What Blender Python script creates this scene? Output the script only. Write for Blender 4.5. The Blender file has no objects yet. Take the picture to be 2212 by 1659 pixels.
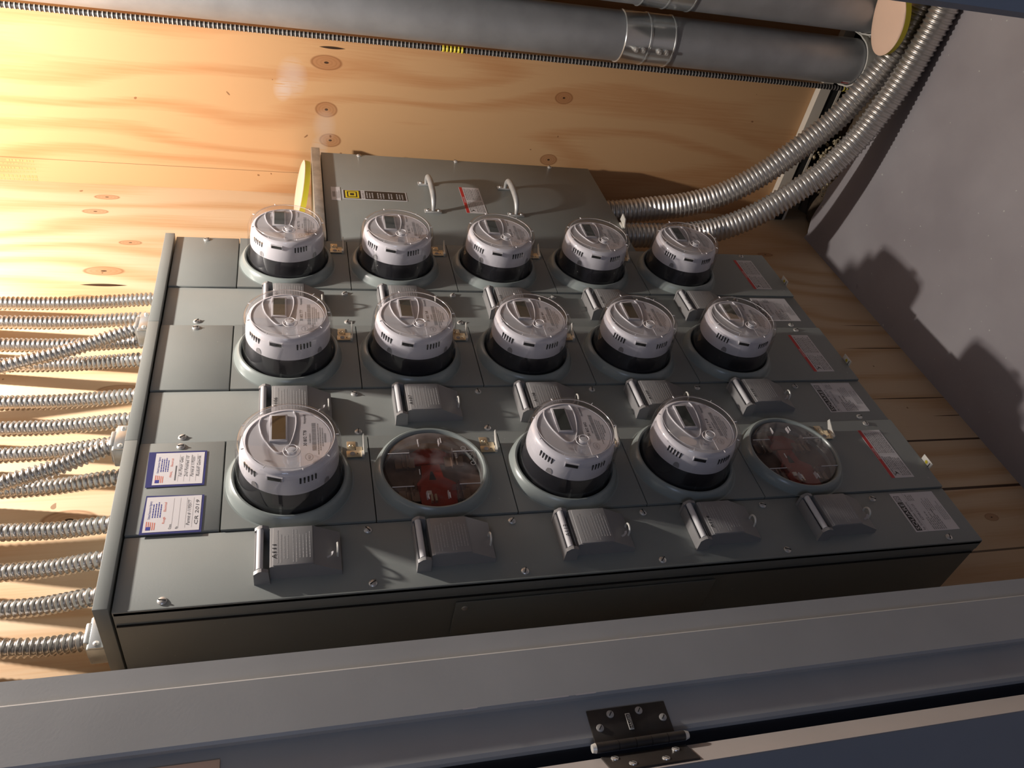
import bpy, bmesh, math, random
from mathutils import Vector, Matrix
R_ = math.radians
rnd = random.Random(7)
sc = bpy.context.scene
col = sc.collection
ZO = 2.24          # height of the floor below the top of the meter cabinets

# ------------------------------------------------------------------ camera
cam_d = bpy.data.cameras.new('camera'); cam = bpy.data.objects.new('camera', cam_d); col.objects.link(cam)
cam_d.sensor_width = 36; cam_d.lens = 1710.1422653639145 / 2212 * 36; cam_d.clip_start = 0.02
RR = [[-0.20790874, -0.16855294, -0.96351641], [-0.66965398, 0.74252964, 0.01460418], [0.71297791, 0.64825893, -0.26725055]]
CAM = (-0.79111454, -1.20219947, -0.28691619)
m = Matrix(((RR[0][0], -RR[1][0], -RR[2][0]), (RR[0][1], -RR[1][1], -RR[2][1]), (RR[0][2], -RR[1][2], -RR[2][2]))).to_4x4()
m.translation = (CAM[0], CAM[1], CAM[2] + ZO)
cam.matrix_world = m
cam_d.dof.use_dof = False
sc.camera = cam

# ------------------------------------------------------------------ world, lights, exposure
w = bpy.data.worlds.new('world'); sc.world = w; w.use_nodes = True
w.node_tree.nodes['Background'].inputs[0].default_value = (0.55, 0.62, 1.0, 1)
w.node_tree.nodes['Background'].inputs[1].default_value = 0.03
def lamp(name, kind, loc, energy, color, size, rot=None):
    d = bpy.data.lights.new(name, kind); d.energy = energy; d.color = color
    o = bpy.data.objects.new(name, d); col.objects.link(o); o.location = (loc[0], loc[1], loc[2] + ZO)
    if kind == 'AREA': d.size = size
    else: d.shadow_soft_size = size
    if rot: o.rotation_euler = rot
    return o
lamp('closet_bulb', 'POINT', (0.82, -0.44, 1.05), 92, (1.0, 0.92, 0.84), 0.03)
co = lamp('corridor_light', 'AREA', (-1.9, -1.75, 0.1), 2.8, (0.58, 0.72, 1.0), 0.5)
co.rotation_euler = (Vector((0.2, 0, -1.2)) - Vector((-1.9, -1.75, 0.1))).to_track_quat('-Z', 'Y').to_euler()
sc.view_settings.view_transform = 'Standard'; sc.view_settings.look = 'None'
sc.view_settings.exposure = 0.95; sc.view_settings.gamma = 1.0; sc.view_settings.use_curve_mapping = False

# ------------------------------------------------------------------ materials
MATS = {}
def nt(name):
    mt = bpy.data.materials.new(name); mt.use_nodes = True
    return mt, mt.node_tree.nodes, mt.node_tree.links, mt.node_tree.nodes['Principled BSDF']
def setp(b, **k):
    names = dict(color='Base Color', rough='Roughness', metal='Metallic', spec='Specular IOR Level', coat='Coat Weight', trans='Transmission Weight')
    for a, v in k.items():
        if a == 'color': v = tuple(v) + (1,)
        b.inputs[names[a]].default_value = v
def paint(key, c, rough=0.45, metal=0.0, var=0.06, scale=6, bump=0.0, bscale=300, specks=0.0, spec=0.5):
    mt, N, L, b = nt(key); setp(b, rough=rough, metal=metal, spec=spec)
    tc = N.new('ShaderNodeTexCoord'); nz = N.new('ShaderNodeTexNoise'); nz.inputs['Scale'].default_value = scale; nz.inputs['Detail'].default_value = 5
    L.new(tc.outputs['Object'], nz.inputs['Vector'])
    rp = N.new('ShaderNodeMapRange'); rp.inputs[1].default_value = .3; rp.inputs[2].default_value = .7; rp.inputs[3].default_value = 1 - var; rp.inputs[4].default_value = 1 + var
    L.new(nz.outputs[0], rp.inputs[0])
    mx = N.new('ShaderNodeMix'); mx.data_type = 'RGBA'; mx.blend_type = 'MULTIPLY'; mx.inputs[0].default_value = 1
    mx.inputs[6].default_value = tuple(c) + (1,); L.new(rp.outputs[0], mx.inputs[7])
    out = mx.outputs[2]
    if specks:
        v = N.new('ShaderNodeTexNoise'); v.inputs['Scale'].default_value = 90; v.inputs['Detail'].default_value = 1
        L.new(tc.outputs['Object'], v.inputs['Vector'])
        r2 = N.new('ShaderNodeMapRange'); r2.inputs[1].default_value = .77 ; r2.inputs[2].default_value = .80; L.new(v.outputs[0], r2.inputs[0])
        m2 = N.new('ShaderNodeMix'); m2.data_type = 'RGBA'; L.new(r2.outputs[0], m2.inputs[0]); L.new(out, m2.inputs[6]); m2.inputs[7].default_value = (specks,) * 3 + (1,)
        out = m2.outputs[2]
    L.new(out, b.inputs['Base Color'])
    if bump:
        n2 = N.new('ShaderNodeTexNoise'); n2.inputs['Scale'].default_value = bscale; L.new(tc.outputs['Object'], n2.inputs['Vector'])
        bp = N.new('ShaderNodeBump'); bp.inputs['Strength'].default_value = bump; bp.inputs['Distance'].default_value = .002
        L.new(n2.outputs[0], bp.inputs['Height']); L.new(bp.outputs[0], b.inputs['Normal'])
    MATS[key] = mt; return mt
paint('gray_paint', (.235, .250, .240), .42, var=.05, bump=.05, specks=.32)
paint('gray_ring', (.26, .29, .28), .28, var=.05)
paint('gray_box', (.25, .243, .243), .38, var=.04)
paint('emboss', (.36, .35, .35), .5)
paint('gray_box_side', (.17, .168, .17), .5, var=.04)
paint('dark_gap', (.012, .012, .012), .8)
paint('galvanized', (.50, .52, .52), .38, metal=.75, var=.22, scale=38)
paint('screw_metal', (.70, .68, .65), .32, metal=.6, var=.1)
paint('flex_metal', (.60, .575, .55), .36, metal=.85, var=.08, scale=25)
paint('flex_dark', (.50, .48, .46), .30, metal=.95, var=.08, scale=25)
paint('glass_edge_glint', (.75, .73, .74), .15)  # opaque pale colour, stands in for highlights on clear edges
paint('block_brown', (.15, .095, .07), .45, var=.3, scale=30)
paint('pipe_metal', (.36, .37, .39), .48, metal=.45, var=.14, scale=9)
paint('chrome', (.62, .65, .66), .22, metal=.8, var=.1)
paint('steel_dark', (.075, .066, .060), .4, metal=.6, var=.3, scale=18)
paint('brass_gold', (.72, .62, .45), .3, metal=.8, var=.1)
paint('nickel_white', (.80, .78, .72), .35, metal=.35, var=.05)
paint('cream_steel', (.68, .62, .53), .5, var=.05)
paint('meter_white', (.68, .67, .70), .42, var=.02)
paint('meter_face', (.58, .575, .59), .5, var=.02)
paint('meter_ridge', (.70, .69, .71), .4, var=.02)
paint('meter_black', (.018, .018, .022), .4, var=.1)
paint('lcd_glass', (.075, .085, .075), .15, var=.1)
paint('lcd_amber', (.16, .10, .045), .2, var=.15)
paint('slot_black', (.01, .01, .01), .6)
paint('label_white', (.66, .63, .64), .5, var=.02)
paint('label_silver', (.52, .50, .50), .4, var=.03)
paint('label_black', (.02, .018, .018), .4)
paint('label_red', (.55, .03, .03), .45)
paint('label_yellow', (.80, .62, .03), .45)
paint('label_gray', (.30, .29, .29), .5)
paint('label_lightgray', (.42, .40, .41), .5)
paint('ink_blue', (.04, .05, .28), .5)
paint('ink_pencil', (.12, .12, .13), .6)
paint('flag_red', (.70, .18, .12), .5)
paint('backing_blue', (.035, .04, .16), .45)
paint('handle_metal', (.45, .45, .44), .5, metal=.4, var=.12, scale=60)
paint('jamb_paint', (.37, .37, .37), .42, var=.06, bump=.04, specks=0)
paint('door_paint', (.26, .27, .29), .45, var=.05)
paint('door_edge', (.42, .38, .36), .5, var=.05)
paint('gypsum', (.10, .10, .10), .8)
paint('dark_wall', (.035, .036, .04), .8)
paint('dirt', (.10, .07, .045), .95, var=.4, scale=20, bump=.6, bscale=60)
paint('stamp_ink', (.40, .30, .12), .8)
paint('rubble', (.50, .42, .28), .9, var=.4, scale=80)
paint('yellow_tape', (.62, .52, .05), .5)
paint('pad_tan', (.80, .56, .42), .6, var=.03)
paint('pad_olive', (.50, .42, .02), .5, var=.1)
paint('red_plastic', (.30, .03, .016), .35, var=.1)
paint('jaw_metal', (.30, .22, .17), .45, metal=.6, var=.2)
paint('cable_dark', (.02, .018, .018), .6)
paint('cable_steel', (.62, .60, .57), .45, metal=.2)

def thin_glass(key, tint, alpha_min, rough=.03, haze=0):
    mt, N, L, b = nt(key); N.remove(b)
    out = [n for n in N if n.type == 'OUTPUT_MATERIAL'][0]
    tr = N.new('ShaderNodeBsdfTransparent'); tr.inputs[0].default_value = tuple(tint) + (1,)
    gl = N.new('ShaderNodeBsdfGlossy'); gl.inputs['Roughness'].default_value = rough
    lw = N.new('ShaderNodeLayerWeight'); lw.inputs[0].default_value = .42
    mr = N.new('ShaderNodeMapRange'); mr.inputs[3].default_value = alpha_min; mr.inputs[4].default_value = .55
    L.new(lw.outputs['Facing'], mr.inputs[0])
    pw = N.new('ShaderNodeMath'); pw.operation = 'POWER'; pw.inputs[1].default_value = 1.7; L.new(mr.outputs[0], pw.inputs[0])
    mx = N.new('ShaderNodeMixShader'); L.new(pw.outputs[0], mx.inputs[0]); L.new(tr.outputs[0], mx.inputs[1]); L.new(gl.outputs[0], mx.inputs[2])
    last = mx
    if haze:
        df = N.new('ShaderNodeBsdfDiffuse'); df.inputs[0].default_value = (.5, .47, .48, 1)
        tc = N.new('ShaderNodeTexCoord'); nz = N.new('ShaderNodeTexNoise'); nz.inputs['Scale'].default_value = 14; nz.inputs['Detail'].default_value = 6; nz.inputs['Distortion'].default_value = .6
        L.new(tc.outputs['Object'], nz.inputs['Vector'])
        r3 = N.new('ShaderNodeMapRange'); r3.inputs[1].default_value = .45; r3.inputs[2].default_value = .75; r3.inputs[4].default_value = haze; L.new(nz.outputs[0], r3.inputs[0])
        m3 = N.new('ShaderNodeMixShader'); L.new(r3.outputs[0], m3.inputs[0]); L.new(mx.outputs[0], m3.inputs[1]); L.new(df.outputs[0], m3.inputs[2]); last = m3
    L.new(last.outputs[0], out.inputs[0]); MATS[key] = mt
thin_glass('dome_glass', (.97, .96, .97), .14, .05, haze=.05)
thin_glass('cover_plastic', (.86, .83, .83), .16, .06, haze=.30)

# smudged gray floor
def floor_mat():
    mt, N, L, b = nt('floor_paint'); setp(b, rough=.62, spec=.35)
    tc = N.new('ShaderNodeTexCoord')
    n1 = N.new('ShaderNodeTexNoise'); n1.inputs['Scale'].default_value = 3.2; n1.inputs['Detail'].default_value = 7; L.new(tc.outputs['Object'], n1.inputs['Vector'])
    cr = N.new('ShaderNodeValToRGB'); e = cr.color_ramp.elements
    e[0].position = .35; e[0].color = (.27, .25, .265, 1); e[1].position = .72; e[1].color = (.34, .32, .335, 1)
    L.new(n1.outputs[0], cr.inputs[0])
    n2 = N.new('ShaderNodeTexNoise'); n2.inputs['Scale'].default_value = 70; n2.inputs['Detail'].default_value = 1; L.new(tc.outputs['Object'], n2.inputs['Vector'])
    r2 = N.new('ShaderNodeMapRange'); r2.inputs[1].default_value = .775; r2.inputs[2].default_value = .80; L.new(n2.outputs[0], r2.inputs[0])
    mx = N.new('ShaderNodeMix'); mx.data_type = 'RGBA'; L.new(r2.outputs[0], mx.inputs[0]); L.new(cr.outputs[0], mx.inputs[6]); mx.inputs[7].default_value = (.5, .5, .48, 1)
    n3 = N.new('ShaderNodeTexNoise'); n3.inputs['Scale'].default_value = 14; n3.inputs['Detail'].default_value = 3; L.new(tc.outputs['Object'], n3.inputs['Vector'])
    r3 = N.new('ShaderNodeMapRange'); r3.inputs[1].default_value = .72; r3.inputs[2].default_value = .78; r3.inputs[4].default_value = .7; L.new(n3.outputs[0], r3.inputs[0])
    m3 = N.new('ShaderNodeMix'); m3.data_type = 'RGBA'; L.new(r3.outputs[0], m3.inputs[0]); L.new(mx.outputs[2], m3.inputs[6]); m3.inputs[7].default_value = (.09, .095, .10, 1)
    L.new(m3.outputs[2], b.inputs['Base Color'])
    bp = N.new('ShaderNodeBump'); bp.inputs['Strength'].default_value = .12; bp.inputs['Distance'].default_value = .003; L.new(n1.outputs[0], bp.inputs['Height']); L.new(bp.outputs[0], b.inputs['Normal'])
    MATS['floor_paint'] = mt
floor_mat()

def wood(key, axis, light, mid, dark, knots, seams, cracks=(), seed=0.0, band=16.0, stains=()):
    """pine plywood; u runs along `axis`, the grain runs up the wall"""
    mt, N, L, b = nt(key); setp(b, rough=.55, spec=.3)
    tc = N.new('ShaderNodeTexCoord'); sp = N.new('ShaderNodeSeparateXYZ'); L.new(tc.outputs['Object'], sp.inputs[0])
    U = sp.outputs[axis]; V = sp.outputs['Z']
    def M(op, a, bb=None, cc=None, clamp=False):
        n = N.new('ShaderNodeMath'); n.operation = op; n.use_clamp = clamp
        for i, v in enumerate((a, bb, cc)):
            if v is None: continue
            if isinstance(v, (int, float)): n.inputs[i].default_value = v
            else: L.new(v, n.inputs[i])
        return n.outputs[0]
    warp = None; ringd = None
    for (ku, kv, ru, rv) in knots:
        du = M('MULTIPLY', M('SUBTRACT', U, ku), 1 / ru); dv = M('MULTIPLY', M('SUBTRACT', V, kv), 1 / rv)
        dv2 = M('MULTIPLY', dv, dv); du2 = M('MULTIPLY', du, du)
        d = M('SQRT', M('ADD', du2, dv2))
        ringd = d if ringd is None else M('MINIMUM', ringd, d)
        # grain lines are pushed sideways around the knot
        far = M('SQRT', M('ADD', du2, M('MULTIPLY', dv2, .22)))
        inf = M('DIVIDE', M('MULTIPLY', du, ru * .9), M('ADD', M('MULTIPLY', far, far), .8))
        warp = inf if warp is None else M('ADD', warp, inf)
    Uw = M('SUBTRACT', U, warp) if warp is not None else U
    cb = N.new('ShaderNodeCombineXYZ'); L.new(M('MULTIPLY', Uw, 1.0), cb.inputs[0]); L.new(M('MULTIPLY', V, .22), cb.inputs[2]); cb.inputs[1].default_value = seed
    n1 = N.new('ShaderNodeTexNoise'); n1.inputs['Scale'].default_value = 2.6; n1.inputs['Detail'].default_value = 2; L.new(cb.outputs[0], n1.inputs['Vector'])
    ph = M('ADD', M('MULTIPLY', Uw, band), M('MULTIPLY', n1.outputs[0], 7.0))
    saw = M('FRACT', ph)
    sh = N.new('ShaderNodeMapRange'); sh.interpolation_type = 'SMOOTHSTEP'; L.new(M('ABSOLUTE', M('SUBTRACT', saw, .62)), sh.inputs[0]); sh.inputs[1].default_value = 0.0; sh.inputs[2].default_value = .42; sh.inputs[3].default_value = 1; sh.inputs[4].default_value = 0
    c2 = N.new('ShaderNodeCombineXYZ'); L.new(M('MULTIPLY', Uw, 1.0), c2.inputs[0]); L.new(M('MULTIPLY', V, .035), c2.inputs[2]); c2.inputs[1].default_value = seed
    n2 = N.new('ShaderNodeTexNoise'); n2.inputs['Scale'].default_value = 140; n2.inputs['Detail'].default_value = 3; L.new(c2.outputs[0], n2.inputs['Vector'])
    n3 = N.new('ShaderNodeTexNoise'); n3.inputs['Scale'].default_value = 1.8; n3.inputs['Detail'].default_value = 3; L.new(cb.outputs[0], n3.inputs['Vector'])
    f = M('ADD', M('MULTIPLY', sh.outputs[0], .44), M('MULTIPLY', M('SUBTRACT', n2.outputs[0], .5), .55))
    f = M('ADD', f, M('MULTIPLY', M('SUBTRACT', n3.outputs[0], .5), .5), clamp=True)
    cr = N.new('ShaderNodeValToRGB'); e = cr.color_ramp.elements
    e[0].position = 0.05; e[0].color = tuple(light) + (1,); e[1].position = .95; e[1].color = tuple(dark) + (1,)
    x = cr.color_ramp.elements.new(.45); x.color = tuple(mid) + (1,)
    L.new(f, cr.inputs[0]); out = cr.outputs[0]
    def blend(fac, c):
        nonlocal out
        mx = N.new('ShaderNodeMix'); mx.data_type = 'RGBA'; L.new(fac, mx.inputs[0]); L.new(out, mx.inputs[6]); mx.inputs[7].default_value = tuple(c) + (1,); out = mx.outputs[2]
    if ringd is not None:
        r1 = N.new('ShaderNodeMapRange'); L.new(ringd, r1.inputs[0]); r1.inputs[1].default_value = .95; r1.inputs[2].default_value = 1.1; r1.inputs[3].default_value = .55; r1.inputs[4].default_value = 0
        blend(r1.outputs[0], (mid[0] * .66, mid[1] * .50, mid[2] * .42))
        rg = M('MULTIPLY', M('GREATER_THAN', M('SINE', M('MULTIPLY', ringd, 21)), .35), M('LESS_THAN', ringd, 1.0))
        blend(M('MULTIPLY', rg, .16), (mid[0] * .40, mid[1] * .27, mid[2] * .18))
        ed = N.new('ShaderNodeMapRange'); L.new(M('ABSOLUTE', M('SUBTRACT', ringd, 1.0)), ed.inputs[0]); ed.inputs[1].default_value = 0; ed.inputs[2].default_value = .14; ed.inputs[3].default_value = .45; ed.inputs[4].default_value = 0
        blend(ed.outputs[0], (mid[0] * .36, mid[1] * .22, mid[2] * .13))
        blend(M('LESS_THAN', ringd, .16), (.06, .03, .015))
    for (u0, v0, v1, wd, amt) in list(seams):
        m1 = M('LESS_THAN', M('ABSOLUTE', M('SUBTRACT', U, u0)), wd)
        m2 = M('MULTIPLY', M('GREATER_THAN', V, v0), M('LESS_THAN', V, v1))
        blend(M('MULTIPLY', M('MULTIPLY', m1, m2), amt), (.045, .02, .01))
    for (u0, v0, v1, wd) in cracks:      # tapered cracks
        t = M('DIVIDE', M('SUBTRACT', V, v0), v1 - v0, clamp=True)
        ww = M('MULTIPLY', M('MULTIPLY', M('SUBTRACT', 1.0, t), t), 4 * wd)
        m1 = M('LESS_THAN', M('ABSOLUTE', M('SUBTRACT', U, M('ADD', u0, M('MULTIPLY', M('SUBTRACT', n3.outputs[0], .5), .02)))), ww)
        blend(m1, (.04, .02, .01))
    for (u0, v0, ru, rv, c, amt) in stains:
        du = M('MULTIPLY', M('SUBTRACT', U, u0), 1 / ru); dv = M('MULTIPLY', M('SUBTRACT', V, v0), 1 / rv)
        d = M('ADD', M('MULTIPLY', du, du), M('MULTIPLY', dv, dv))
        r1 = N.new('ShaderNodeMapRange'); L.new(d, r1.inputs[0]); r1.inputs[1].default_value = 0; r1.inputs[2].default_value = 1; r1.inputs[3].default_value = amt; r1.inputs[4].default_value = 0
        blend(M('MULTIPLY', r1.outputs[0], M('GREATER_THAN', n2.outputs[0], .40)), c)
    vo = N.new('ShaderNodeTexNoise'); vo.inputs['Scale'].default_value = 34; vo.inputs['Detail'].default_value = 1; L.new(tc.outputs['Object'], vo.inputs['Vector'])
    blend(M('MULTIPLY', M('GREATER_THAN', vo.outputs[0], .79), .7), (mid[0] * .3, mid[1] * .2, mid[2] * .15))
    L.new(out, b.inputs['Base Color'])
    bp = N.new('ShaderNodeBump'); bp.inputs['Strength'].default_value = .18; bp.inputs['Distance'].default_value = .002; L.new(f, bp.inputs['Height']); L.new(bp.outputs[0], b.inputs['Normal'])
    MATS[key] = mt
wood('plywood_amber', 'Y', (.55, .33, .165), (.47, .24, .105), (.32, .120, .045),
     [(-.256, -.403, .022, .045), (-.106, -.405, .024, .033), (-.002, -.419, .022, .033), (-.21, -1.19, .020, .030), (.017, -1.182, .020, .030)],
     [(.122, -1.0, 3, .0010, .55)], cracks=[(-.30, -.46, -.38, .004)], seed=3.1, band=5,
     stains=[(-.20, -.30, .07, .05, (.58, .50, .47), .45), (-.16, -.27, .04, .03, (.62, .56, .54), .45), (-.05, -.40, .06, .04, (.55, .42, .34), .5), (.03, -.385, .05, .03, (.54, .44, .36), .5)])
wood('pine_boards', 'X', (.64, .475, .31), (.56, .36, .20), (.38, .185, .08),
     [(1.66, .27, .014, .035), (1.57, .29, .014, .035), (1.25, .22, .020, .05), (1.12, .25, .014, .035), (1.02, .16, .018, .045), (1.40, .17, .012, .03),
      (.75, .11, .018, .05), (.36, .155, .024, .05), (.62, .23, .012, .03), (.16, .21, .012, .03), (.20, -2.06, .012, .02), (1.45, -2.0, .012, .03)],
     [(.482, -2.3, -1.6, .0035, .95), (.302, -2.3, -1.6, .0045, .95), (.10, -2.3, -1.6, .003, .8)],
     cracks=[(.66, -2.30, -1.95, .0022), (.90, -2.30, -2.02, .0020), (1.02, -2.28, -2.08, .0015), (.58, -2.28, -2.14, .0016), (1.18, .15, .27, .006)], seed=8.4, band=7)

# ------------------------------------------------------------------ mesh builder
class MB:
    def __init__(s): s.v = []; s.f = []; s.m = []; s.mats = []
    def mi(s, k):
        if k not in s.mats: s.mats.append(k)
        return s.mats.index(k)
    def add(s, vs, fs, k, mtx=None):
        o = len(s.v)
        s.v += [tuple(mtx @ Vector(p)) if mtx else tuple(p) for p in vs]
        mi = s.mi(k)
        for f in fs: s.f.append([i + o for i in f]); s.m.append(mi)
    def box(s, x0, x1, y0, y1, z0, z1, k, mtx=None):
        vs = [(x, y, z) for x in (x0, x1) for y in (y0, y1) for z in (z0, z1)]
        s.add(vs, [(0, 1, 3, 2), (4, 6, 7, 5), (0, 4, 5, 1), (2, 3, 7, 6), (0, 2, 6, 4), (1, 5, 7, 3)], k, mtx)
    def rbox(s, x0, x1, y0, y1, z0, z1, k, r=.002, seg=2, mtx=None):
        bm = bmesh.new(); bmesh.ops.create_cube(bm, size=1)
        for v in bm.verts: v.co = Vector(((x0 + x1) / 2 + v.co.x * (x1 - x0), (y0 + y1) / 2 + v.co.y * (y1 - y0), (z0 + z1) / 2 + v.co.z * (z1 - z0)))
        bmesh.ops.bevel(bm, geom=bm.edges[:], offset=r, segments=seg, affect='EDGES', profile=.5)
        s.bm(bm, k, mtx)
    def bm(s, bm, k, mtx=None):
        bm.verts.index_update()
        s.add([v.co[:] for v in bm.verts], [[v.index for v in f.verts] for f in bm.faces], k, mtx); bm.free()
    def lathe(s, prof, k, n=48, mtx=None, a0=0, a1=360):
        """prof: (radius, height); axis is -Y"""
        vs = []; fs = []; full = abs(a1 - a0) >= 359.9; cnt = n if full else n + 1
        for (r, h) in prof:
            for i in range(cnt):
                a = R_(a0 + (a1 - a0) * i / n); vs.append((r * math.cos(a), -h, r * math.sin(a)))
        for j in range(len(prof) - 1):
            for i in range(n):
                i2 = (i + 1) % cnt
                fs.append((j * cnt + i, j * cnt + i2, (j + 1) * cnt + i2, (j + 1) * cnt + i))
        if full:
            if prof[0][0] > 1e-6 and getattr(s, 'capA', False): fs.append(list(range(cnt)))
        s.add(vs, fs, k, mtx)
    def disc(s, r, h, k, n=40, mtx=None, rz=None):
        rz = rz or r
        s.add([(r * math.cos(2 * math.pi * i / n), -h, rz * math.sin(2 * math.pi * i / n)) for i in range(n)], [list(range(n))], k, mtx)
    def cyl(s, p0, p1, r, k, n=16, r1=None):
        s.tube([p0, p1], [r, r if r1 is None else r1], k, n)
    def tube(s, pts, rad, k, n=12, cap=True):
        pts = [Vector(p) for p in pts]; rr = rad if isinstance(rad, list) else [rad] * len(pts)
        t0 = (pts[1] - pts[0]).normalized(); up = Vector((0, 0, 1)) if abs(t0.z) < .9 else Vector((1, 0, 0))
        nrm = (up - t0 * up.dot(t0)).normalized(); vs = []; fs = []
        for i, p in enumerate(pts):
            t = (pts[min(i + 1, len(pts) - 1)] - pts[max(i - 1, 0)])
            if t.length < 1e-9: t = t0
            t = t.normalized(); nrm = (nrm - t * nrm.dot(t)).normalized(); bn = t.cross(nrm)
            for j in range(n):
                a = 2 * math.pi * j / n; vs.append(p + (nrm * math.cos(a) + bn * math.sin(a)) * rr[i])
        for i in range(len(pts) - 1):
            for j in range(n): fs.append((i * n + j, i * n + (j + 1) % n, (i + 1) * n + (j + 1) % n, (i + 1) * n + j))
        if cap: fs.append(list(range(n))); fs.append(list(range((len(pts) - 1) * n, len(pts) * n)))
        s.add(vs, fs, k)
    def prism(s, poly, y0, y1, k, mtx=None):
        """polygon in x-z, extruded along y"""
        n = len(poly); vs = [(x, y0, z) for x, z in poly] + [(x, y1, z) for x, z in poly]
        s.add(vs, [list(range(n)), list(range(n, 2 * n))] + [(i, (i + 1) % n, n + (i + 1) % n, n + i) for i in range(n)], k, mtx)
    def flat(s, poly, y, k): s.add([(x, y, z) for x, z in poly], [list(range(len(poly)))], k)
    def rect(s, x0, x1, z0, z1, y, k): s.flat([(x0, z0), (x1, z0), (x1, z1), (x0, z1)], y, k)
    def text(s, st, x, z, size, y, k, align='L', width=None, rot=0.0, shear=0.0):
        vs, fs, wd = text_mesh(st)
        if not vs: return
        sx = size if width is None else width / max(wd, 1e-6)
        ox = 0 if align == 'L' else (-wd * sx / 2 if align == 'C' else -wd * sx)
        c, sn = math.cos(rot), math.sin(rot); P = []
        for (a, b) in vs:
            px = ox + a * sx + b * size * shear; pz = b * size
            P.append((x + px * c - pz * sn, y, z + px * sn + pz * c))
        s.add(P, fs, k)
    def greek(s, x0, x1, z, h, y, k, ragged=0.3):
        """a line of print too small to read: short words"""
        x = x0; end = x1 - rnd.random() * ragged * (x1 - x0)
        while x < end:
            l = h * rnd.uniform(1.2, 4.5); s.rect(x, min(x + l, end), z, z + h, y, k); x += l + h * .55
    def build(s, name, parent=None, loc=None, smooth=35, recalc=True):
        me = bpy.data.meshes.new(name); me.from_pydata(s.v, [], s.f)
        for k in s.mats: me.materials.append(MATS[k])
        me.polygons.foreach_set('material_index', s.m)
        if recalc:
            bm = bmesh.new(); bm.from_mesh(me); bmesh.ops.recalc_face_normals(bm, faces=bm.faces[:]); bm.to_mesh(me); bm.free()
        if smooth:
            me.polygons.foreach_set('use_smooth', [True] * len(me.polygons)); me.set_sharp_from_angle(angle=R_(smooth))
        me.update()
        o = bpy.data.objects.new(name, me); col.objects.link(o)
        if parent: o.parent = parent
        if loc: o.location = loc
        return o
_tc = {}
def text_mesh(st):
    if st in _tc: return _tc[st]
    cu = bpy.data.curves.new('tmp', 'FONT'); cu.body = st; cu.size = 1; cu.resolution_u = 2; cu.fill_mode = 'FRONT'
    ob = bpy.data.objects.new('tmp', cu); col.objects.link(ob)
    dg = bpy.context.evaluated_depsgraph_get(); me = bpy.data.meshes.new_from_object(ob.evaluated_get(dg))
    vs = [(v.co.x, v.co.y) for v in me.vertices]; fs = [list(p.vertices) for p in me.polygons]
    bpy.data.objects.remove(ob); bpy.data.curves.remove(cu); bpy.data.meshes.remove(me)
    wd = max((v[0] for v in vs), default=0)
    _tc[st] = (vs, fs, wd); return _tc[st]
def tag(o, label=None, cat=None, group=None, kind=None):
    if label: o['label'] = label
    if cat: o['category'] = cat
    if group: o['group'] = group
    if kind: o['kind'] = kind
    return o
def empty(name, loc=(0, 0, 0)):
    o = bpy.data.objects.new(name, None); col.objects.link(o); o.location = loc; o.empty_display_size = .05; return o
def copy_tree(o, parent=None):
    c = o.copy(); col.objects.link(c); c.parent = parent
    for ch in list(o.children): copy_tree(ch, c)
    return c
def struct(mb, name, **k): return tag(mb.build(name, **k), kind='structure')
def catmull(P, n):
    P = [Vector(p) for p in P]; P = [2 * P[0] - P[1]] + P + [2 * P[-1] - P[-2]]; out = []
    for i in range(1, len(P) - 2):
        for j in range(n):
            t = j / n; a, b, c, d = P[i - 1:i + 3]
            out.append(.5 * ((2 * b) + (c - a) * t + (2 * a - 5 * b + 4 * c - d) * t * t + (3 * b - a - 3 * c + d) * t ** 3))
    out.append(P[-2]); return out
def resample(P, step):
    out = [P[0]]; acc = 0
    for a, b in zip(P, P[1:]):
        l = (b - a).length
        while acc + l >= step:
            t = (step - acc) / l; a = a.lerp(b, t); out.append(a.copy()); l = (b - a).length; acc = 0
        acc += l
    return out
def flex(mb, pts, R, pitch, k, n=18, depth=.12, twist=True):
    """corrugated metal hose along a path"""
    P = resample(catmull(pts, 14), pitch / 8)
    prof = [1.0, .985, 1 - depth * .55, 1 - depth * .9, 1 - depth, 1 - depth, 1 - depth * .85, 1 - depth * .4]
    # ridges wind round the hose, so rings are tilted a little
    rr = [R * prof[i % 8] for i in range(len(P))]
    mb.tube(P, rr, k, n)

# ------------------------------------------------------------------ the room
W = .3735; PITCH = .2776; H = 1.737; YW = .20; XR = 1.74; ZF = -2.24
mb = MB(); mb.box(-.20, 1.96, YW, YW + .03, -2.46, 1.50, 'pine_boards'); struct(mb, 'wall_back')
mb = MB(); mb.box(XR, XR + .025, -1.30, YW, -2.128, 1.50, 'plywood_amber'); struct(mb, 'wall_right')
wr = bpy.data.objects['wall_right']; mb = MB(); y0 = .128
for i, (l, hh, k) in enumerate(((.070, .010, 1), (.095, .004, 0), (.100, .008, 1), (.120, .004, 0), (.140, .014, 1), (.140, .008, 1))):
    x = 0
    while x < l:
        w_ = rnd.uniform(.004, .012); yy = y0 + i * .013
        mb.add([(XR - .0005, yy, .48 + x), (XR - .0005, yy, .48 + x + w_), (XR - .0005, yy + hh * .7, .48 + x + w_), (XR - .0005, yy + hh * .7, .48 + x)], [(0, 1, 2, 3)], 'stamp_ink'); x += w_ + .003
mb.build('grade_stamp', wr)
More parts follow.
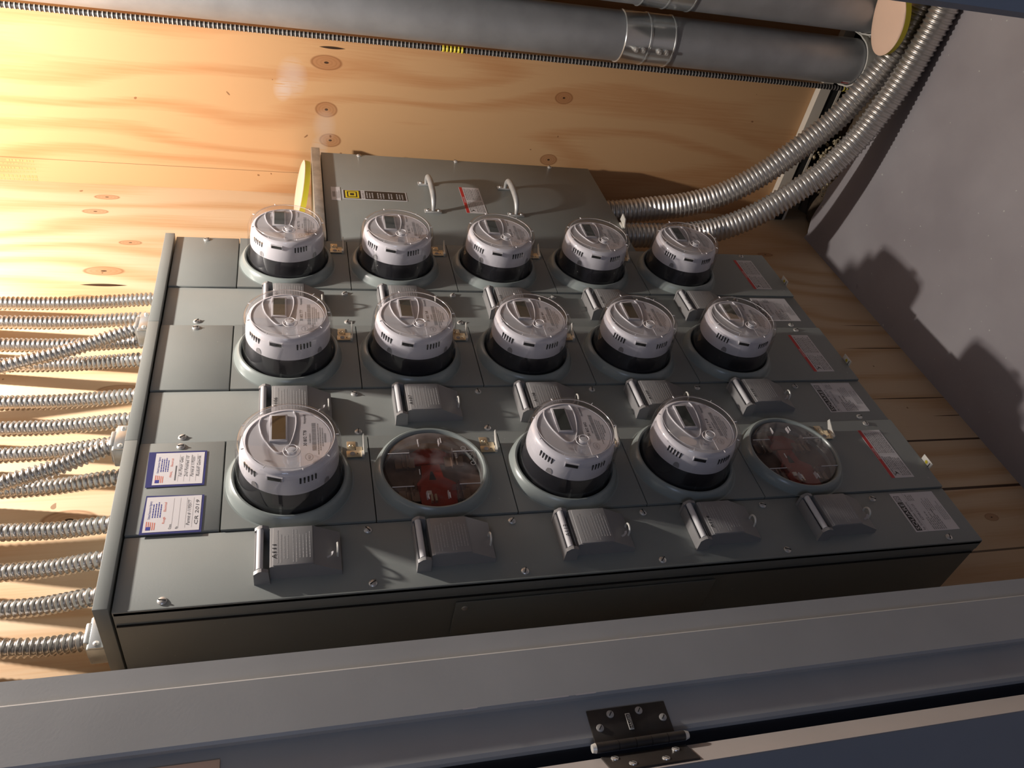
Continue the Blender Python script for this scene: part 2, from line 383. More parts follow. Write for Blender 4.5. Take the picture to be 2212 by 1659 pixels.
# floor slab with a broken edge along the right wall
edge = [(1.585, .20), (1.575, .175), (1.580, .165), (1.592, .12), (1.588, .085), (1.576, .03), (1.584, -.02), (1.556, -.08), (1.530, -.17), (1.510, -.26), (1.478, -.33), (1.482, -.42), (1.462, -.55), (1.47, -.70), (1.46, -1.30)]
mb = MB(); poly = [(-3.2, -3.2), (1.46, -3.2)] + edge[::-1] + [(-3.2, .20)]
n = len(poly); vs = [(x, y, ZF) for x, y in poly] + [(x + rnd.uniform(-.012, .012), y, ZF - .20) for x, y in poly]
mb.add(vs, [list(range(n)), list(range(n, 2 * n))] + [(i, (i + 1) % n, n + (i + 1) % n, n + i) for i in range(n)], 'floor_paint'); struct(mb, 'floor', smooth=0)
mb = MB(); mb.box(1.40, 1.96, -1.30, .20, -2.50, -2.44, 'dirt'); mb.box(1.90, 1.96, -1.30, .20, -2.44, -2.10, 'dirt'); mb.box(1.765, 1.90, -1.30, .20, -2.128, -2.10, 'dirt'); struct(mb, 'trim_5')
mb = MB(); mb.box(-.375, 1.96, -1.30, .25, 1.50, 1.55, 'gypsum'); struct(mb, 'ceiling')
mb = MB(); mb.box(-.20, 1.96, -1.36, -1.30, -2.46, 1.50, 'dark_wall'); struct(mb, 'wall_front')
# door wall with its opening: pieces either side and above
mb = MB(); mb.box(-.372, -.192, -.12, YW, ZF, 1.50, 'dark_wall'); mb.box(-.372, -.3605, -.1545, -.12, ZF, 1.50, 'dark_wall'); mb.box(-.360, -.205, -1.36, -1.162, ZF, 1.50, 'dark_wall'); mb.box(-.360, -.205, -1.162, -.12, .42, 1.50, 'dark_wall'); struct(mb, 'wall_left')  # thin second box is near-black to paint the shade in the door gap
# hollow metal door frame, hinge side: rabbet, stop, second rabbet
pr = [(-.196, -.12), (-.196, -.165), (-.1985, -.170), (-.236, -.170), (-.236, -.179), (-.239, -.182), (-.314, -.182), (-.3175, -.179), (-.3175, -.170), (-.370, -.170), (-.3745, -.166), (-.3745, -.155), (-.36, -.155), (-.36, -.12)]
def vprism(mb, poly, z0, z1, k):
    n = len(poly); vs = [(x, y, z0) for x, y in poly] + [(x, y, z1) for x, y in poly]
    mb.add(vs, [list(range(n)), list(range(n, 2 * n))] + [(i, (i + 1) % n, n + (i + 1) % n, n + i) for i in range(n)], k)
mb = MB(); vprism(mb, pr, ZF, .42, 'jamb_paint')
jamb = struct(mb, 'trim_1', smooth=20)
mb = MB()
for (z, x, l) in ((-.60, -.3150, .05), (-.66, -.3150, .03), (-.93, -.3150, .04), (-.75, -.2375, .012), (-.78, -.2375, .008), (-.50, -.315, .02)):
    mb.rect(x, x + .0022, z - l, z, -.1824, 'label_lightgray')
mb.build('paint_chip', jamb)
# tan patch plate on the rabbet
mb = MB(); mb.rbox(-.366, -.333, -.1730, -.170, -.195, -.06, 'pad_tan', r=.0014); mb.build('hinge_filler_plate', jamb)
mb = MB(); vprism(mb, [(x, -1.279 - y) for x, y in pr], ZF, .42, 'door_paint'); struct(mb, 'trim_2', smooth=20)
mb = MB(); mb.box(-.3745, -.196, -1.115, -.170, .40, .46, 'jamb_paint'); struct(mb, 'trim_3')

# door leaf swung open about 137 degrees
E6 = Vector((-.400, -.174, 0)); T = Vector((-.73, -.683, 0)).normalized(); D = Vector((-.683, .73, 0)).normalized()
dm = Matrix(((T.x, D.x, 0, E6.x), (T.y, D.y, 0, E6.y), (0, 0, 1, 0), (0, 0, 0, 1)))
mb = MB(); mb.rbox(0, .050, 0, .90, ZF + .02, .40, 'door_paint', r=.0015, mtx=dm)
mb.box(.001, .0488, -.0006, .0008, ZF + .022, .398, 'door_edge', mtx=dm)
struct(mb, 'door_1')

# hinge between frame and door: leaf on frame, leaf on door edge, knuckles
hz0, hz1 = -.790, -.672
hinge = empty('door_hinge', (-.388, -.182, hz0)); tag(hinge, 'dark worn steel butt hinge joining the gray door frame to the open door', 'hinge')
def kid(mb, name, parent, **k):
    o = mb.build(name, parent, **k); o.location = -Vector(parent.location) if parent.parent is None else (0, 0, 0); return o
def hscrew(mb, mtx, x, z):
    mm = mtx @ Matrix.Translation((x, 0, z))
    mb.lathe([(.0055, 0), (.0052, .0012), (.0030, .0018), (.0004, .0021)], 'screw_metal', 14, mm)
    mb.box(-.0035, .0035, -.0024, -.0017, -.0006, .0006, 'slot_black', mm @ Matrix.Rotation(R_(40), 4, 'Y'))
mb = MB(); mb.rbox(-.384, -.334, -.1725, -.170, hz0, hz1, 'steel_dark', r=.001)
lf = kid(mb, 'frame_leaf', hinge)
fm = Matrix.Translation((0, -.1725, 0))
for x, z in ((-.343, -.705), (-.343, -.748), (-.360, -.685), (-.357, -.780)):
    mb = MB(); hscrew(mb, fm, x, z); mb.build('screw', lf)
mb = MB(); mb.rbox(-.368, -.345, -.1735, -.1724, -.733, -.726, 'nickel_white', r=.0004); mb.rect(-.3665, -.3465, -.7322, -.7268, -.1736, 'steel_dark')
mb.text('HAGER', -.3660, -.7315, .0050, -.1738, 'nickel_white', width=.019); mb.build('maker_plate', lf)
lm2 = dm @ Matrix.Translation((0, -.0008, 0))
mb = MB(); mb.rbox(.002, .044, -.0026, 0, hz0 - .006, hz1, 'steel_dark', r=.001, mtx=lm2); lf2 = kid(mb, 'door_leaf', hinge)
for x, z in ((.013, -.688), (.033, -.705), (.033, -.752), (.013, -.776)):
    mb = MB(); hscrew(mb, lm2 @ Matrix.Translation((0, -.0026, 0)), x, z); mb.build('screw', lf2)
kx, ky, kr = -.3885, -.1795, .0068; zz = [hz1 + .004, -.700, -.725, -.748, -.772, hz0 - .008]
for i in range(5):
    mb = MB(); mb.tube([(kx, ky, zz[i] - .0004), (kx, ky, zz[i + 1] + .0004)], kr, 'steel_dark', 20); kid(mb, 'knuckle', hinge)
mb = MB(); mb.tube([(kx, ky, hz0 - .008), (kx, ky, hz0 - .014)], [kr * .98, kr * .7], 'nickel_white', 20); kid(mb, 'pin_cap', hinge)
mb = MB(); mb.tube([(kx, ky, hz1 + .004), (kx, ky, hz1 + .009)], [kr * .98, kr * .8], 'nickel_white', 20); kid(mb, 'pin_cap', hinge)

# ------------------------------------------------------------------ meter cabinets
def screw_mb(x, z, y=0.0, r=.0078, ang=0):
    mb = MB(); mm = Matrix.Translation((x, y, z))
    mb.lathe([(r, 0), (r * .97, .0016), (r * .72, .0034), (r * .35, .0043), (.0003, .0046)], 'screw_metal', 18, mm)
    mb.box(-r * .8, r * .8, -.0050, -.0036, -.0008, .0008, 'slot_black', mm @ Matrix.Rotation(R_(ang), 4, 'Y'))
    return mb
def danger_label(x0, x1, z0, z1, y):
    mb = MB(); mb.box(x0, x1, y, y + .0006, z0, z1, 'label_white'); yy = y - .0002; h = z1 - z0; w_ = x1 - x0
    mb.rect(x0, x1, z1 - h * .15, z1, yy, 'label_red')
    mb.text('DANGER', (x0 + x1) / 2, z1 - h * .13, h * .14, yy - .0001, 'label_white', 'C')
    for side, (a, b) in enumerate(((x0 + w_ * .04, x0 + w_ * .44), (x0 + w_ * .50, x0 + w_ * .96))):
        for i in range(9):
            z = z1 - h * (.22 + i * .083)
            if side == 0 and i in (1, 2, 3): a2 = a + w_ * .12
            else: a2 = a
            mb.greek(a2, b, z - h * .045, h * (.040 if i % 4 else .055), yy, 'label_gray', .12)
    mb.rect(x0 + w_ * .47, x0 + w_ * .473, z0 + h * .04, z1 - h * .18, yy, 'label_lightgray')
    px, pz, s = x0 + w_ * .05, z1 - h * .48, h * .22          # pictogram of arcing to a figure
    mb.flat([(px, pz), (px + s * .5, pz + s * .35), (px + s * .42, pz + s * .1), (px + s, pz + s * .7), (px + s * .5, pz + s * .65)], yy - .0001, 'label_black')
    mb.flat([(px + s * .1, pz + s * .9), (px + s * .5, pz + s * .5), (px + s * .6, pz + s * .6), (px + s * .2, pz + s)], yy - .0001, 'label_black')
    return mb
def name_plate(x0, x1, z0, z1, y, model):
    mb = MB(); mb.box(x0, x1, y, y + .0006, z0, z1, 'label_white'); yy = y - .0002; h = z1 - z0; w_ = x1 - x0
    zt = z1 - h * .035
    mb.rect(x0 + w_ * .03, x0 + w_ * .76, zt - h * .125, zt, yy, 'label_black')
    mb.text('SQUARE', x0 + w_ * .05, zt - h * .105, h * .118, yy - .0001, 'label_white', width=w_ * .68)
    a, b = x0 + w_ * .78, x0 + w_ * .92
    for r in ((a, b, zt - h * .012, zt), (a, b, zt - h * .125, zt - h * .113), (a, a + w_ * .012, zt - h * .125, zt), (b - w_ * .012, b, zt - h * .125, zt)): mb.rect(r[0], r[1], r[2], r[3], yy, 'label_black')
    mb.text('D', (a + b) / 2, zt - h * .100, h * .105, yy - .0001, 'label_black', 'C')
    mb.text('by Schneider Electric', x0 + w_ * .04, zt - h * .21, h * .075, yy, 'label_black', width=w_ * .72)
    mb.rect(x0, x1, zt - h * .245, zt - h * .24, yy, 'label_gray')
    mb.text(model, x0 + w_ * .28, zt - h * .33, h * .075, yy, 'label_black', width=w_ * .42)
    for i in range(4): mb.greek(x0 + w_ * .78, x0 + w_ * .97, zt - h * (.30 + i * .04), h * .02, yy, 'label_gray')
    for i in range(7): mb.greek(x0 + w_ * .03, x0 + w_ * (.55 if i % 2 else .42), zt - h * (.42 + i * .045), h * .024, yy, 'label_gray')
    for i in range(5): mb.greek(x0 + w_ * .50, x0 + w_ * .85, zt - h * (.56 + i * .045), h * .016, yy, 'label_gray')
    for i in range(4): mb.greek(x0 + w_ * .25, x0 + w_ * .75, zt - h * (.80 + i * .04), h * .014, yy, 'label_gray')
    return mb
def breaker_cover(parent, z, mark, style, side_first):
    """hinged cover over one tenant breaker; origin on the cabinet face, top of the cover at z"""
    o = MB(); x0, x1 = .041, .124
    # side profile in y-z of the main body, extruded along x
    prof = [(0, -.026), (.034, -.026), (.0355, -.029), (.0355, -.098), (.034, -.101), (.011, -.147), (.0, -.148)]
    vs = []; n_ = len(prof)
    for x in (x0, x1):
        for (h, zz_) in prof: vs.append((x, -h, z + zz_))
    o.add(vs, [list(range(n_)), list(range(n_, 2 * n_))] + [(i, (i + 1) % n_, n_ + (i + 1) % n_, n_ + i) for i in range(n_)], 'gray_box')
    # raised label panel
    o.rbox(x0 + .001, x1 - .001, -.0372, -.030, z - .099, z - .031, 'gray_box', r=.0015)
    # ears each side of the hinge bar
    for a, b in ((.0315, .0385), (.1235, .1300)):
        pr_ = [(0, 0), (.029, 0), (.036, -.008), (.037, -.013), (.033, -.024), (0, -.0265)]
        vs = []; q = len(pr_)
        for x in (a, b):
            for (h, zz_) in pr_: vs.append((x, -h, z + zz_))
        o.add(vs, [list(range(q)), list(range(q, 2 * q))] + [(i, (i + 1) % q, q + (i + 1) % q, q + i) for i in range(q)], 'gray_box')
    o.rbox(.0385, .1235, -.026, -.0, z - .004, z - .0005, 'gray_box', r=.001)
    body = o.build('breaker_cover', parent, smooth=30)
    b = MB(); b.tube([(.0392, -.031, z - .0095), (.1228, -.031, z - .0095)], .0058, 'meter_face', 18); b.build('hinge_bar', body)
    g = MB(); yy = -.0374
    for blk, (n1, zt) in enumerate(((4, z - .040), (6, z - .066))):
        for i in range(n1):
            zz_ = zt - i * .0056
            ind = .0 if i in (0, 1) else .008
            g.greek(x0 + .006 + ind, x1 - .006 - ind * .6, zz_, .0017, yy, 'emboss', .18)
    g.build('embossed_text', body)
    # padlock loop and slotted end
    l = MB(); c = Vector((.080, -.020, z - .141)); pts = [c + Vector((.0105 * math.cos(a), -.0120 * math.sin(a), 0)) for a in [math.pi * i / 12 for i in range(13)]]
    l.tube([pts[0] + Vector((0, .012, 0))] + pts + [pts[-1] + Vector((0, .012, 0))], .0020, 'nickel_white', 8); l.build('padlock_loop', body)
    if style == 1:
        l = MB(); mm = Matrix.Translation((.070, -.0235, z - .1245)) @ Matrix.Rotation(R_(-28), 4, 'X')
        for i in range(10):
            a0, a1 = R_(100 + i * 17), R_(100 + (i + 1) * 17)
            l.add([(math.cos(a) * r, -.0012, math.sin(a) * r) for a, r in ((a0, .0060), (a1, .0060), (a1, .0105), (a0, .0105))], [(0, 1, 2, 3)], 'label_lightgray', mm)
        l.build('breaker_handle', body)
    if mark:
        t = MB()
        if mark[1] == 'bar': t.text(mark[0], .060, z - .0135, .0125, -.0375, 'label_black', width=.028)
        else: t.text(mark[0], .056, z - .0372, .0105, -.0378, 'label_black', width=.030)
        t.build('handwritten_mark', body)
    return body
def hasp(parent, z):
    o = MB(); x = .312
    o.rbox(x + .020, x + .046, -.0050, -.0035, z - .014, z + .004, 'brass_gold', r=.0006)      # upper plate
    o.box(x + .012, x + .030, -.0050, -.0035, z - .026, z - .012, 'brass_gold')
    o.rbox(x, x + .018, -.0075, -.0055, z - .028, z + .006, 'brass_gold', r=.0006)
    mm = Matrix.Translation((x + .034, -.0052, z - .004)); o.lathe([(.0062, 0), (.0062, .0012), (.0042, .0012), (.0030, .0024), (.0004, .0028)], 'brass_gold', 16, mm)
    mm = Matrix.Translation((x + .009, -.0077, z - .006)); o.disc(.0052, .0004, 'label_gray', 16, mm)
    o.disc(.0014, .0005, 'slot_black', 8, mm @ Matrix.Translation((0, 0, -.010)))
    h = o.build('sealing_bracket', parent)
    f = MB(); zz_ = z - .028
    P = [(x + .004, -.006), (x + .030, -.006), (x + .046, -.022), (x + .043, -.030), (x + .020, -.018), (x + .003, -.013)]
    n_ = len(P); f.add([(a, b, zz_) for a, b in P] + [(a, b, zz_ - .0018) for a, b in P], [list(range(n_)), list(range(n_, 2 * n_))] + [(i, (i + 1) % n_, n_ + (i + 1) % n_, n_ + i) for i in range(n_)], 'nickel_white')
    f.box(x + .001, x + .012, -.012, -.0035, zz_ - .001, zz_ + .004, 'nickel_white'); f.build('tab', h)
    return h
ringprof = [(.1178, .0035), (.1172, .008), (.1150, .013), (.1128, .0185), (.1095, .0235), (.1062, .0260), (.1030, .0255), (.1010, .0225), (.1002, .016), (.1000, -.012)]
def sticker_back(mb, q, y0=-.0006):
    mb.add([(x, y0, z) for x, z in q] + [(x, y0 + .0005, z) for x, z in q], [(0, 1, 2, 3), (4, 5, 6, 7), (0, 1, 5, 4), (1, 2, 6, 5), (2, 3, 7, 6), (3, 0, 4, 7)], 'backing_blue')
XM = .262; ZM0 = -.2800
marks = {0: [('A111', 'lab'), None, ('A113', 'bar'), ('A114', 'lab'), None],
         1: [('A106', 'lab'), ('A107', 'lab'), ('A108', 'lab'), ('A109', 'lab'), ('A110', 'lab')],
         2: [('A101', 'lab'), ('A102', 'lab'), ('A103', 'lab'), ('A104', 'lab'), ('A105', 'bar')]}
models = ['EZMR315125', 'EZMR315125', 'EZMR315125']
stack_label = ['leftmost gray five-meter cabinet, nearest the door frame, with two inspection stickers',
               'middle gray five-meter cabinet, with all five meters fitted, between the other two',
               'rightmost gray five-meter cabinet, beside the wide breaker box with pull handles']
for s in range(3):
    st = empty('meter_cabinet', (s * W, 0, 0)); tag(st, stack_label[s], 'electrical cabinet', 'three five-meter cabinets side by side')
    o = MB(); o.box(.002, W - .002, .012, YW, -H, -.002, 'gray_paint')
    o.build('cabinet_body', st)
    # breaker column cover with a folded side flange
    o = MB(); o.rbox(.0005, .1495, 0, .013, -H, -.0015, 'gray_paint', r=.0022); o.box(.0005, .0022, .004, .030, -H, -.004, 'gray_paint'); o.build('breaker_column_cover', st)
    o = MB(); o.rbox(.1520, W - .0010, -.0030, .011, -.1568, -.0015, 'gray_paint', r=.002); o.build('blank_cover', st)
    for k in range(5):
        z1 = -.1592 - PITCH * k; z0 = z1 - PITCH + .0022 if k < 4 else -H; cz = ZM0 - PITCH * k
        o = MB(); ci = 40; x0, x1 = .1520, W - .0010
        # flat cover with a round hole for the socket, edges turned back
        y = -.0035; ring = [(XM + .109 * math.cos(2 * math.pi * i / ci), cz + .109 * math.sin(2 * math.pi * i / ci)) for i in range(ci)]
        def proj_edge(a):
            dx, dz = math.cos(a), math.sin(a); t = 9
            if dx > 1e-6: t = min(t, (x1 - XM) / dx)
            if dx < -1e-6: t = min(t, (x0 - XM) / dx)
            if dz > 1e-6: t = min(t, (z1 - cz) / dz)
            if dz < -1e-6: t = min(t, (z0 - cz) / dz)
            return (XM + dx * t, cz + dz * t)
        angs = [2 * math.pi * i / ci for i in range(ci)]
        outer = [proj_edge(a) for a in angs]
        cor = [(x1, z1), (x0, z1), (x0, z0), (x1, z0)]
        for c_ in cor:       # snap the nearest ray to each corner
            j = min(range(ci), key=lambda i: (outer[i][0] - c_[0]) ** 2 + (outer[i][1] - c_[1]) ** 2); outer[j] = c_
        vs = [(x, y, z) for x, z in ring] + [(x, y, z) for x, z in outer] + [(x, .010, z) for x, z in outer]
        fs = [(i, (i + 1) % ci, ci + (i + 1) % ci, ci + i) for i in range(ci)] + [(ci + i, ci + (i + 1) % ci, 2 * ci + (i + 1) % ci, 2 * ci + i) for i in range(ci)]
        o.add(vs, fs, 'gray_paint'); cv = o.build('socket_cover', st)
        o = MB(); o.lathe(ringprof, 'gray_ring', 72, Matrix.Translation((XM, 0, cz)))
        rg = o.build('socket_ring', st)
        o = MB()
        o.lathe([(.1165, .0040), (.121, .0035)], 'gray_ring', 72, Matrix.Translation((XM, 0, cz))); o.build('ring_flange', rg)
        hasp(st, -.396 - PITCH * k)
        breaker_cover(st, -.219 - .2785 * k, marks[s][k], 1 if (k % 2 == 0) else 0, s)
    for (x, z) in ((.361, -.076), (.015, -.076), (.361, -1.656)) + tuple((.133, -.418 - .2785 * k) for k in range(4)) + tuple((.016, -.418 - .2785 * k) for k in range(4)) + ((.131, -1.532), (.015, -1.656)):
        screw_mb(x, z, -.003 if x > .15 else 0, ang=rnd.uniform(0, 180)).build('screw', st)
    o = MB(); o.rbox(0, W, -.0125, YW - .002, .0015, .0245, 'gray_paint', r=.0012); o.build('top_cap', st)
    danger_label(.184, .338, -1.680, -1.617, -.0042).build('danger_label', st)
    name_plate(.034, .142, -1.700, -1.584, -.0006, models[s]).build('name_plate', st)
    # small white sealing tab below the bottom edge
    o = MB(); P = [(.205, -.012), (.233, -.012), (.238, -.005), (.238, .014), (.205, .014)]
    mm = Matrix.Translation((.0, -.004, -1.7395)); n_ = len(P)
    o.rbox(.207, .241, -.0135, .0100, -.0020, 0, 'nickel_white', r=.0008, mtx=mm)
    tb = o.build('sealing_tab', st)
    o = MB(); o.add([(.224 + .0045 * math.cos(a), -.004 + .0045 * math.sin(a), .0003) for a in [2 * math.pi * i / 14 for i in range(14)]], [list(range(14))], 'pad_olive', mm)
    o.box(.213, .215, -.010, .002, .0002, .0004, 'slot_black', mm); o.build('hole', tb)
    if s == 0:
        # inspection stickers on blue backing, on the blank cover
        for qi, (bk, (fx0, fx1, fz0, fz1), second) in enumerate((([(.258, -.023), (.259, -.125), (.347, -.125), (.347, -.021)], (.263, .343, -.121, -.034), False),
                                                                ([(.150, -.025), (.149, -.127), (.235, -.127), (.238, -.028)], (.154, .234, -.123, -.030), True))):
            o = MB(); sticker_back(o, [bk[0], bk[3], bk[2], bk[1]], -.0045)
            o.rect(fx0, fx1, fz0, fz1, -.0048, 'label_white'); y = -.0050; w_ = fx1 - fx0; h_ = fz1 - fz0
            o.rect(fx0 + w_ * .06, fx0 + w_ * .15, fz1 - h_ * .13, fz1 - h_ * .05, y - .0001, 'ink_blue')
            for i in range(5): o.rect(fx0 + w_ * .06, fx0 + w_ * (.30 - .01 * i), fz1 - h_ * (.06 + i * .036), fz1 - h_ * (.045 + i * .036), y, 'flag_red')
            o.text('United Inspection Agency', fx0 + w_ * .36, fz1 - h_ * .10, h_ * .065, y, 'ink_blue', width=w_ * .52)
            for i in range(4): o.greek(fx0 + w_ * .40, fx0 + w_ * .86, fz1 - h_ * (.15 + i * .045), h_ * .018, y, 'ink_blue', .25)
            o.text('FINAL' if not second else 'Rough', fx0 + w_ * .22, fz1 - h_ * .37, h_ * .065, y, 'flag_red'); o.text('Electrical', fx0 + w_ * .56, fz1 - h_ * .37, h_ * .065, y, 'flag_red')
            for i in range(4): o.rect(fx0 + w_ * .08, fx1 - w_ * .06, fz1 - h_ * (.50 + i * .12), fz1 - h_ * (.496 + i * .12), y, 'label_gray')
            if not second:
                o.rect(fx0 + w_ * .12, fx0 + w_ * .58, fz1 - h_ * .455, fz1 - h_ * .43, y, 'ink_pencil')
                for i, t_ in enumerate(('1st Floor Gen.', '2nd Finished 10', 'Permit # 1195557', 'Rudolf Gawlik')):
                    o.text(t_, fx0 + w_ * .22, fz1 - h_ * (.565 + i * .12), h_ * .10, y - .0001, 'ink_pencil', width=w_ * .66, shear=.25)
            else:
                o.text('Date', fx0 + w_ * .06, fz1 - h_ * .49, h_ * .06, y, 'ink_pencil'); o.text('By', fx0 + w_ * .06, fz1 - h_ * .61, h_ * .06, y, 'ink_pencil')
                for i, t_ in ((2.1, 'Permit # 1195577'), (3.3, 'CR 2019')):
                    o.text(t_, fx0 + w_ * .14, fz1 - h_ * (.565 + i * .12), h_ * .09, y - .0001, 'ink_pencil', width=w_ * .72, shear=.25)
            o.build('inspection_sticker', st)
        # knockout panel on the left side of the cabinet
        o = MB(); o.rbox(-.0030, .0, .057, .165, -1.104, -.571, 'gray_paint', r=.001); kp = o.build('side_panel', st)
        mm = Matrix.Translation((-.003, .075, -.589)) @ Matrix.Rotation(R_(-90), 4, 'Z')
        o = MB(); o.lathe([(.006, 0), (.0055, .002), (.0004, .004)], 'screw_metal', 14, mm); o.build('screw', kp)
        o = MB(); o.box(-.0012, .002, .040, .0425, -H + .004, -.004, 'dark_gap'); o.build('side_seam', st)

# ------------------------------------------------------------------ empty sockets seen through clear covers
def socket_inside(s, k, seed):
    st = [o for o in bpy.data.objects if o.name.startswith('meter_cabinet') and abs(o.location.x - s * W) < 1e-6 and o.parent is None][0]
    cz = ZM0 - PITCH * k; T_ = Matrix.Translation((XM, 0, cz))
    o = MB(); mm = T_
    o.disc(.0995, -.0115, 'block_brown', 40, mm)
    b = o.build('socket_block', st)
    o = MB()
    P = [(-.085, -.030), (-.078, .030), (-.020, .034), (-.005, .022), (.028, .020), (.030, -.018), (-.005, -.022), (-.022, -.045), (-.080, -.040)]
    o.prism(P, .011, .002, 'red_plastic', mm); o.prism([(.035, -.045), (.035, .050), (.060, .045), (.078, .02), (.078, -.02), (.060, -.045)], .0115, .006, 'red_plastic', mm)
    o.prism([(-.012, -.006), (-.012, .008), (.010, .003), (.010, -.001)], .002, .0015, 'slot_black', mm)
    o.build('red_insulator', b)
    for i, (x, z) in enumerate(((-.050, .052), (-.050, -.050), (.038, .052), (.038, -.050))):
        o = MB(); m2 = mm @ Matrix.Translation((x, 0, z))
        o.box(-.014, .014, .004, .0115, -.020, .020, 'jaw_metal', m2); o.box(-.018, .018, -.004, .006, -.006, -.003, 'jaw_metal', m2); o.box(-.018, .018, -.004, .006, .003, .006, 'jaw_metal', m2); o.build('jaw', b)
    o = MB()
    for dx in (-.004, .004): o.box(-.072, -.055, -.006, .004, .006 + dx - .002, .006 + dx + .002, 'brass_gold', mm)
    o.box(-.052, -.042, -.001, .004, .008, .017, 'nickel_white', mm); o.build('ground_clip', b)
    # clear plug-in cover
    c = empty('clear_socket_cover', (s * W + XM, -.002, cz))
    d = MB(); d.lathe([(.0992, -.002), (.0985, .016), (.0960, .0205), (.0900, .0215), (.0001, .0215)], 'cover_plastic', 64); d.build('clear_disc', c, recalc=False)
    r = MB()
    for (x, z) in ((-.048, .045), (-.048, -.045), (.040, .045), (.040, -.045)):
        r.box(x - .0008, x + .0008, -.0208, -.004, z - .014, z + .014, 'cover_plastic'); r.box(x - .012, x + .012, -.0208, -.006, z - .0007, z + .0007, 'cover_plastic')
        sg = 1 if z > 0 else -1
        r.box(x - .0012, x + .0012, -.0212, -.018, z, z + sg * .040, 'dome_glass')
    for z0_, z1_ in ((.045, .088), (-.088, -.045)):
        for x in (-.048, .040): r.box(x - .0005, x + .0005, -.0222, -.0208, z0_, z1_, 'glass_edge_glint')
    for (x, z) in ((-.075, -.022), (-.075, .020), (.072, -.024), (.070, .024), (-.012, .030)): r.box(x - .007, x + .007, -.0224, -.0208, z - .0007, z + .0007, 'glass_edge_glint')
    for i in range(16):
        a0, a1 = 2 * math.pi * i / 16, 2 * math.pi * (i + 1) / 16
        for (cx_, cz2, rr_) in ((.048, -.068, .0055), (.006, -.082, .0055), (.030, -.080, .0035)):
            r.add([(cx_ + math.cos(q) * v, -.0218, cz2 + math.sin(q) * v) for q, v in ((a0, rr_), (a1, rr_), (a1, rr_ * .78), (a0, rr_ * .78))], [(0, 1, 2, 3)], 'label_gray')
    r.text('4.025 3', .020, -.052, .0070, -.0218, 'label_gray', rot=0)
    for x in (-.070, .070):
        for z in (-.020, .022): r.box(x - .008, x + .008, -.0212, -.014, z - .0010, z + .0010, 'meter_white')
    r.build('clear_ribs', c)
    return c
tag(socket_inside(0, 1, 1), 'clear round cover over the red empty socket, second from top in leftmost cabinet', 'socket cover')
tag(socket_inside(0, 4, 2), 'hazy clear round cover over the empty socket at the bottom of the leftmost cabinet', 'socket cover')

# ------------------------------------------------------------------ electric meter (glass dome, white housing, black base)
def label_plate(num):
    o = MB(); P = [(.0700, -.0185)]
    for i in range(0, 13):
        a = R_(-20 - i * (140 / 12.0)); P.append((.0745 * math.cos(a), .0745 * math.sin(a)))
    P.append((-.0690, -.0185)); P = [p for p in P if p[1] <= -.018]
    o.prism(P, -.1132, -.1122, 'label_white'); y = -.1134
    o.text('Honeywell', .0400, -.0300, .0075, y, 'label_black', width=.024)
    o.text(num, -.0180, -.0305, .0085, y, 'label_black', width=.040)
    x = -.030
    while x < .041:
        w_ = rnd.choice((.0006, .0010, .0016)); o.rect(x, x + w_, -.0475, -.0400, y, 'label_gray'); x += w_ + rnd.choice((.0006, .0010))
    o.greek(-.010, .015, -.0375, .0020, y, 'label_gray')
    for z, a, b in ((-.0520, -.040, .040), (-.0560, -.030, .034), (-.0600, -.020, .028)): o.greek(a, b, z, .0017, y, 'label_gray', .15)
    x = -.010
    while x < .014:
        w_ = rnd.choice((.0006, .0012)); o.rect(x, x + w_, -.0655, -.0620, y, 'label_gray'); x += w_ + .0008
    c_ = (-.045, -.034); n_ = 24
    for i in range(n_):
        a, b = 2 * math.pi * i / n_, 2 * math.pi * (i + 1) / n_
        o.add([(c_[0] + math.cos(q) * r1, y, c_[1] + math.sin(q) * r1 * .8) for q, r1 in ((a, .0088), (b, .0088), (b, .0081), (a, .0081))], [(0, 1, 2, 3)], 'label_gray')
    o.text('REX', c_[0], c_[1] - .0025, .0058, y, 'label_gray', 'C')
    return o

